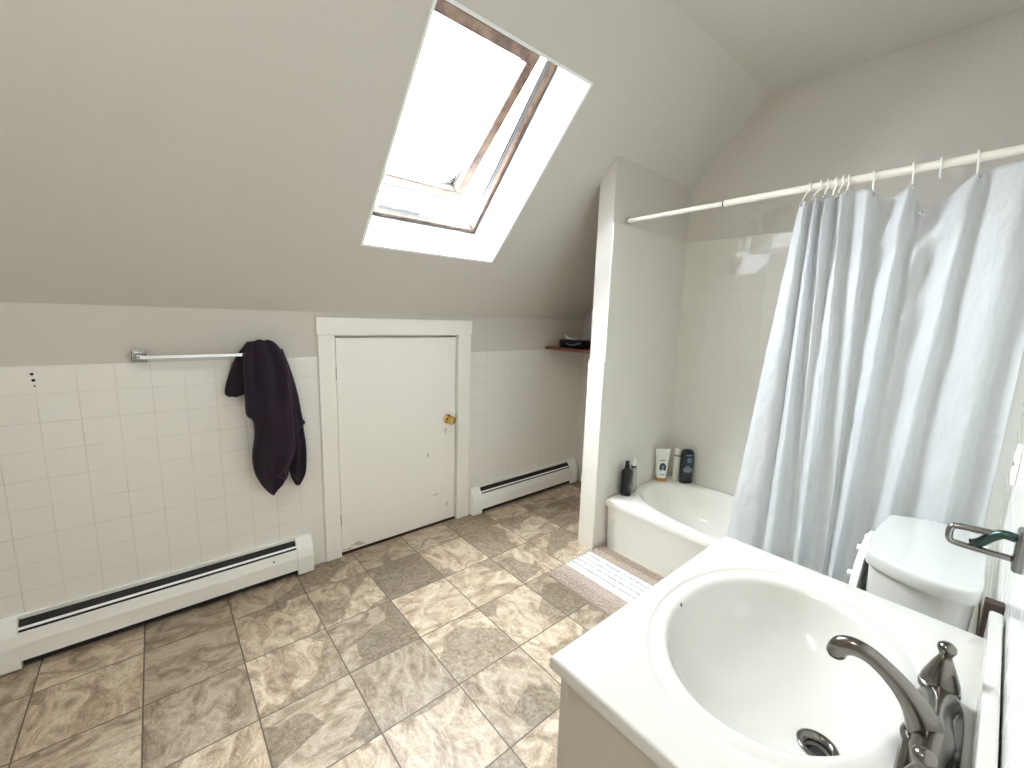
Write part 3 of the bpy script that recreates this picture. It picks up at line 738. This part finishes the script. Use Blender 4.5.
# bowl: lofted ovals from foot to rim
rows = [(0, .105, .24, -1.92), (.02, .108, .245, -1.92), (.10, .095, .215, -1.93), (.18, .10, .21, -1.92), (.26, .14, .22, -1.89), (.33, .175, .235, -1.865), (.375, .185, .245, -1.855), (.395, .187, .247, -1.853), (.402, .180, .240, -1.853), (.400, .13, .185, -1.845), (.36, .12, .17, -1.845), (.28, .09, .12, -1.86), (.22, .03, .05, -1.88)]
bm = bmesh.new(); loft(bm, [[(TC+rx*math.cos(2*PI*i/40), cy+ry*math.sin(2*PI*i/40), z) for i in range(40)] for z, rx, ry, cy in rows]); obj('bowl', bm, M['china'], toi, smooth=True, angle=70)
bm = bmesh.new(); box(bm, TC-.17, TC+.17, -2.30, -2.05, .30, .401, .03, 3); box(bm, TC-.10, TC+.10, -2.34, -2.00, .0, .31, .03, 3); obj('pedestal', bm, M['china'], toi, smooth=True, angle=60)
def oval_up(y0, y1, outer, inner_, n=48, lean=.02):
    """seat or lid standing upright: outer/inner = (rx, z0, z1)"""
    bm = bmesh.new()
    def pt(rx, z0, z1, a, y):
        zc, rz = (z0+z1)/2, (z1-z0)/2; z = zc+rz*math.sin(a); return (TC+rx*math.copysign(abs(math.cos(a))**.85, math.cos(a)), y-(z-.42)*lean*1.0, z)
    A = [2*PI*i/n for i in range(n)]
    sec = [(outer, y0), (outer, y1)]
    if inner_: sec = [(outer, y0), (outer, y1), (inner_, y1), (inner_, y0), (outer, y0)]
    R = [[bm.verts.new(pt(*o_, a, y)) for a in A] for o_, y in (sec[:-1] if inner_ else sec)]
    prs = list(zip(R, R[1:])) + ([(R[-1], R[0])] if inner_ else [])
    for a, b in prs:
        for i in range(n): bm.faces.new((a[i], a[(i+1) % n], b[(i+1) % n], b[i]))
    if not inner_: bm.faces.new(R[0]); bm.faces.new(R[1][::-1])
    bmesh.ops.bevel(bm, geom=[e for e in bm.edges if len(e.link_faces) == 2 and e.calc_face_angle(0) > 1.2], offset=.003, segments=2, affect='EDGES')
    return bm
obj('seat_lid', oval_up(-2.1285, -2.1215, (.188, .405, .738), None, lean=0), M['plastic'], toi, smooth=True, angle=50)
seat = obj('seat', oval_up(-2.1205, -2.110, (.183, .405, .733), (.105, .47, .65), lean=0), M['plastic'], toi, smooth=True, angle=50)
for dx, z in ((-.145, .655), (-.055, .705), (.055, .705), (.145, .655)):
    bm = bmesh.new(); lathe(bm, [(.010, 0), (.010, .009), (.007, .012), (.001, .012)], (TC+dx, -2.1105, z), 14, (0, 1, 0)); obj('bumper', bm, M['plastic'], seat, smooth=True, angle=40)
bm = bmesh.new(); tube(bm, [(TC-.09, -2.112, .413), (TC+.09, -2.112, .413)], .009, 12); obj('hinge', bm, M['plastic'], toi, smooth=True, angle=40)
bm = bmesh.new(); tube(bm, [(TC+.195, -2.150, .665), (TC+.195, -2.128, .665)], .011, 14); tube(bm, [(TC+.195, -2.130, .665), (TC+.235, -2.124, .655)], [.005, .006], 10); obj('flush_lever', bm, M['chrome'], toi, smooth=True, angle=40)

# ------------------------------------------------------------------ vanity
VX0, VX1, VY0, VY1, VT = -.098, .597, -1.880, -2.383, .803
SC = (.256, -2.120)
van = empty('vanity', (.25, -2.13, 0), 'white sink vanity with an integral oval basin in front of the right wall', 'vanity')
o_rows = [(.004, .776), (.0, .779), (.0, .797), (.002, .8015), (.006, .803)]
i_rows = [(.282, .207, 2.05, .8030, 0, 0), (.279, .204, 2.05, .8026, 0, 0), (.276, .2015, 2.05, .8000, 0, 0), (.272, .1985, 2.05, .7995, 0, 0), (.264, .192, 2.05, .8010, 0, 0), (.250, .182, 2.05, .8022, 0, 0),
          (.238, .1745, 2.05, .8012, -.004, 0), (.232, .1705, 2.05, .7975, -.004, 0), (.229, .168, 2.05, .792, -.004, 0), (.218, .159, 2.05, .765, -.005, -.002), (.195, .141, 2.05, .730, -.005, -.010), (.160, .116, 2.0, .695, -.006, -.03), (.11, .08, 2.0, .673, -.007, -.05), (.06, .05, 2.0, .662, -.008, -.072), (.028, .028, 2.0, .659, -.008, -.083), (.020, .020, 2, .640, -.008, -.083), (.019, .019, 2, .60, -.008, -.083)]
bm = slab_basin(VX0, VX1, VY1, VY0, *SC, VT, o_rows, i_rows, 144, False)
top = obj('countertop', bm, M['marble'], van, smooth=True, angle=50)
bm = B(VX0, VX1, -2.386, -2.368, .797, .862, .004, 2); obj('backsplash', bm, M['marble'], van, smooth=True, angle=50)
dx_, dy_ = SC[0]-.008, SC[1]-.083
bm = bmesh.new(); lathe(bm, [(.019, -.004), (.030, 0), (.031, .002), (.028, .0035), (.021, .002), (.0185, -.010)], (dx_, dy_, .6600), 32, cap0=False, cap1=False)
dr = obj('drain_ring', bm, M['nickel'], top, smooth=True)
bm = bmesh.new(); lathe(bm, [(.0192, 0), (.0192, .001), (.0005, .001)], (dx_, dy_, .640), 24); obj('drain_hole', bm, M['void'], top)
bm = bmesh.new(); lathe(bm, [(.012, 0), (.0125, .003), (.009, .005), (.0005, .005)], (dx_, dy_, .645), 20); obj('drain_stopper', bm, M['darkslot'], top)
# chip in the basin edge and small specks
bm = bmesh.new(); Mx = Matrix.Translation((.2225, -1.9515, .7965)) @ Matrix.Rotation(.3, 4, 'Z')
bmesh.ops.create_icosphere(bm, subdivisions=2, radius=.0028, matrix=Mx @ Matrix.Diagonal((.8, .9, 1.4, 1))); obj('basin_chip', bm, M['rubber'], top, smooth=True)
# cabinet
CX0, CX1, CY0, CY1 = VX0+.012, VX1-.012, VY0-.018, YR+.008
cabm = bmesh.new()
box(cabm, CX0, CX0+.016, CY1, CY0-.018, 0, .7765); box(cabm, CX1-.016, CX1, CY1, CY0-.018, 0, .7765)
box(cabm, CX0+.016, CX1-.016, CY1, CY1+.006, .0, .7765); box(cabm, CX0+.016, CX1-.016, CY1, CY0-.018, .09, .105); box(cabm, CX0+.016, CX1-.016, CY0-.075, CY0-.060, .0, .09)
obj('cabinet_body', cabm, M['cab'], van)
bm = bmesh.new()
box(bm, CX0-.001, CX0+.045, CY0-.018, CY0, .09, .7765, .001, 1); box(bm, CX1-.045, CX1+.001, CY0-.018, CY0, .09, .7765, .001, 1); box(bm, CX0+.045, CX1-.045, CY0-.018, CY0, .70, .7765); box(bm, CX0+.045, CX1-.045, CY0-.018, CY0, .09, .13)
box(bm, CX0+.0, CX0+.05, CY0-.018, CY0-.002, 0, .09)
obj('face_frame', bm, M['cab'], van)
mid = (CX0+CX1)/2
for a, b, hx in ((CX0+.035, mid-.002, mid-.04), (mid+.002, CX1-.035, mid+.04)):
    bm = B(a, b, CY0+.001, CY0+.017, .12, .71, .004, 2); box(bm, a+.05, b-.05, CY0+.013, CY0+.020, .17, .66, .006, 2)
    d_ = obj('cabinet_door', bm, M['cab'], van)
    bm = bmesh.new(); lathe(bm, [(.006, 0), (.006, .012), (.014, .018), (.014, .024), (.001, .028)], (hx, CY0+.017, .60), 18, (0, 1, 0)); obj('knob', bm, M['nickel'], d_, smooth=True, angle=40)

# faucet
FX, FY = .195, -2.330
fa = empty('faucet', (FX, FY, VT), 'worn nickel arched faucet at the back of the white basin', 'faucet')
bm = bmesh.new(); loft(bm, rbox_rings(FX, FY, [(VT, .158, .027), (VT+.004, .160, .029), (VT+.010, .160, .029), (VT+.016, .155, .026), (VT+.019, .148, .020)], 0, 64, 3.5)); obj('base_plate', bm, M['nickel'], fa, smooth=True, angle=60)
# body saddle joining handles and spout
bm = bmesh.new(); rings = []
for x, w_, h_ in ((-.152, .012, .020), (-.14, .022, .026), (-.11, .025, .030), (-.07, .018, .028), (-.035, .022, .036), (0, .026, .042), (.035, .022, .036), (.07, .018, .028), (.11, .025, .030), (.14, .022, .026), (.152, .012, .020)):
    rings.append([(FX+x, FY+w_*math.cos(q), VT+.006+max(0, h_*math.sin(q)) if True else 0) for q in [PI*k/14 for k in range(15)]] + [(FX+x, FY-w_*.9, VT+.004), (FX+x, FY+w_*.9, VT+.004)])
loft(bm, rings); obj('body', bm, M['nickel'], fa, smooth=True, angle=60)
# spout: sweeps up and forward
SP = [(-2.327, .812, .0245), (-2.321, .838, .0215), (-2.306, .864, .017), (-2.282, .887, .0135), (-2.257, .902, .0125), (-2.237, .905, .0135), (-2.222, .899, .0140), (-2.2155, .888, .0130), (-2.2145, .880, .0125)]
PR = cr(SP, 6); P = [(FX, a[0], a[1]) for a in PR]; rad = [a[2] for a in PR]
bm = bmesh.new(); tube(bm, P, rad, 24, flat=.86); obj('spout', bm, M['nickel'], fa, smooth=True, angle=60)
bm = bmesh.new(); lathe(bm, [(.0100, 0), (.0100, .006), (.0005, .0061)], (FX, -2.2145, .8765), 20); obj('aerator', bm, M['darkslot'], fa, smooth=True, angle=40)
bm = bmesh.new(); lathe(bm, [(.030, 0), (.031, .004), (.030, .009), (.027, .012)], (FX, FY+.002, VT+.010), 30); obj('spout_flange', bm, M['nickel'], fa, smooth=True, angle=40)
for s in (1, -1):
    hx = FX+.132*s
    bm = bmesh.new(); lathe(bm, [(r_*.88, z_*.88) for r_, z_ in [(.028, .0), (.0285, .006), (.026, .010), (.0265, .014), (.0255, .020), (.021, .034), (.0155, .050), (.0105, .062), (.0085, .068), (.0100, .073), (.0130, .080), (.0125, .087), (.008, .092), (.0005, .0935)]], (hx, FY+.004, VT+.018), 30)
    hd = obj('handle', bm, M['nickel'], fa, smooth=True, angle=55)
    bm = bmesh.new(); lathe(bm, [(.0238, 0), (.0246, .0025), (.0238, .005)], (hx, FY+.004, VT+.0245), 30); obj('handle_ring', bm, M['chrome'], hd, smooth=True)

# ------------------------------------------------------------------ chrome wall holder by the sink
hold = empty('toothbrush_holder', (.42, -2.385, 1.05), 'chrome looped wall holder with a twisted green band at the right edge', 'wall holder')
bm = bmesh.new(); box(bm, .400, .440, YR+.0065, -2.372, 1.018, 1.085, .005, 2); obj('wall_plate', bm, M['agedchrome'], hold)
lp = [(.42, -2.374, 1.034), (.42, -2.34, 1.0335), (.42, -2.310, 1.034), (.42, -2.303, 1.038), (.42, -2.3015, 1.048), (.42, -2.303, 1.059), (.42, -2.310, 1.063), (.42, -2.34, 1.066), (.42, -2.374, 1.068)]
bm = bmesh.new(); tube(bm, cr(lp, 5), .0064, 10, flat=.8); obj('loop', bm, M['agedchrome'], hold, smooth=True)
bm = bmesh.new(); tube(bm, cr([(.414, -2.372, 1.070), (.416, -2.358, 1.070), (.420, -2.346, 1.058), (.424, -2.336, 1.044), (.424, -2.326, 1.038)], 6), [.0080]*24+[.004], 12, flat=.9); obj('twisted_band', bm, M['green'], hold, smooth=True)

# made-up plate standing in for the tub-end tile edge near the curtain
pl = empty('tile_edge_stand_in', (1.36, YR+.006, 1.0), 'white made-up plate on the right wall standing in for a tub-end tile edge', 'outlet')
bm = B(1.322, 1.398, YR+.0065, YR+.016, .94, 1.055, .003, 2); obj('stand_in_plate', bm, M['plastic'], pl)
for zz in (.972, 1.022): obj('plate_pad', B(1.345, 1.375, YR+.0155, YR+.0185, zz-.014, zz+.014, .003, 2), M['plastic'], pl)
bm = bmesh.new(); lathe(bm, [(.004, 0), (.004, .002), (.0005, .002)], (1.36, YR+.0158, .997), 12, (0, 1, 0)); obj('screw', bm, M['black'], pl)
# dark strip added for the shaded streak between the toilet tank and the vanity
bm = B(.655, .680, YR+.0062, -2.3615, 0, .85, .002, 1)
struct('shade_strip', bm, M['shadebrown'])

# ------------------------------------------------------------------ added ceiling lamp, out of view, to fill the dark left wall
lamp = empty('added_fill_lamp', (-.95, -1.70, 2.668), 'added unseen fill lamp, a round frosted dome on the flat ceiling at the far left end', 'fill light')
bm = bmesh.new(); lathe(bm, [(.10, -.0006), (.165, -.0006), (.168, -.012), (.160, -.022), (.150, -.022)], (-.95, -1.70, 2.668), 40); obj('fill_lamp_base', bm, M['chrome'], lamp, smooth=True, angle=40)
bm = bmesh.new(); lathe(bm, [(.150, -.021), (.150, -.045), (.135, -.075), (.10, -.098), (.05, -.110), (.001, -.113)], (-.95, -1.70, 2.668), 40); obj('fill_lamp_shade', bm, M['fillglass'], lamp, smooth=True)

# ------------------------------------------------------------------ light, sky, camera
wd = bpy.data.worlds.new('overcast_sky'); sc.world = wd; wd.use_nodes = True
bg = wd.node_tree.nodes['Background']; bg.inputs[0].default_value = (.90, .96, 1.03, 1); bg.inputs[1].default_value = 18
# sampling portal over the roof window (guides sky sampling, gives off no light of its own)
ld = bpy.data.lights.new('skylight_portal', 'AREA'); ld.shape = 'RECTANGLE'; ld.size = .80; ld.size_y = 1.02; ld.cycles.is_portal = True
lo = bpy.data.objects.new('skylight_portal', ld); COL.objects.link(lo)
lo.matrix_world = TS @ Matrix.Translation((.569, .93, .268))
cam = bpy.data.cameras.new('camera'); co = bpy.data.objects.new('camera', cam); COL.objects.link(co); sc.camera = co
cam.sensor_width = 36; cam.lens = 420.72/1024*36; cam.clip_start = .01
yaw, pit, rol = .705, -.1548, .031
YAWP = (yaw, pit, rol)
d = Vector((math.sin(yaw)*math.cos(pit), math.cos(yaw)*math.cos(pit), math.sin(pit)))
r0 = Vector((math.cos(yaw), -math.sin(yaw), 0)); u0 = r0.cross(d)
r1 = r0*math.cos(rol)+u0*math.sin(rol); u1 = -r0*math.sin(rol)+u0*math.cos(rol)
mw = Matrix.Identity(4)
for i in range(3): mw[i][0] = r1[i]; mw[i][1] = u1[i]; mw[i][2] = -d[i]
mw.translation = Vector((-.5842, -2.3259, 1.3835)); co.matrix_world = mw

vs = sc.view_settings; vs.view_transform = 'Standard'; vs.look = 'None'; vs.gamma = 1; vs.use_curve_mapping = False; vs.exposure = 1.98
sc.display_settings.display_device = 'sRGB'
sc.cycles.max_bounces = 16; sc.cycles.diffuse_bounces = 12; sc.cycles.glossy_bounces = 6; sc.cycles.transparent_max_bounces = 12
sc.cycles.use_denoising = True; sc.cycles.sample_clamp_indirect = 20; sc.cycles.caustics_reflective = False; sc.cycles.caustics_refractive = False
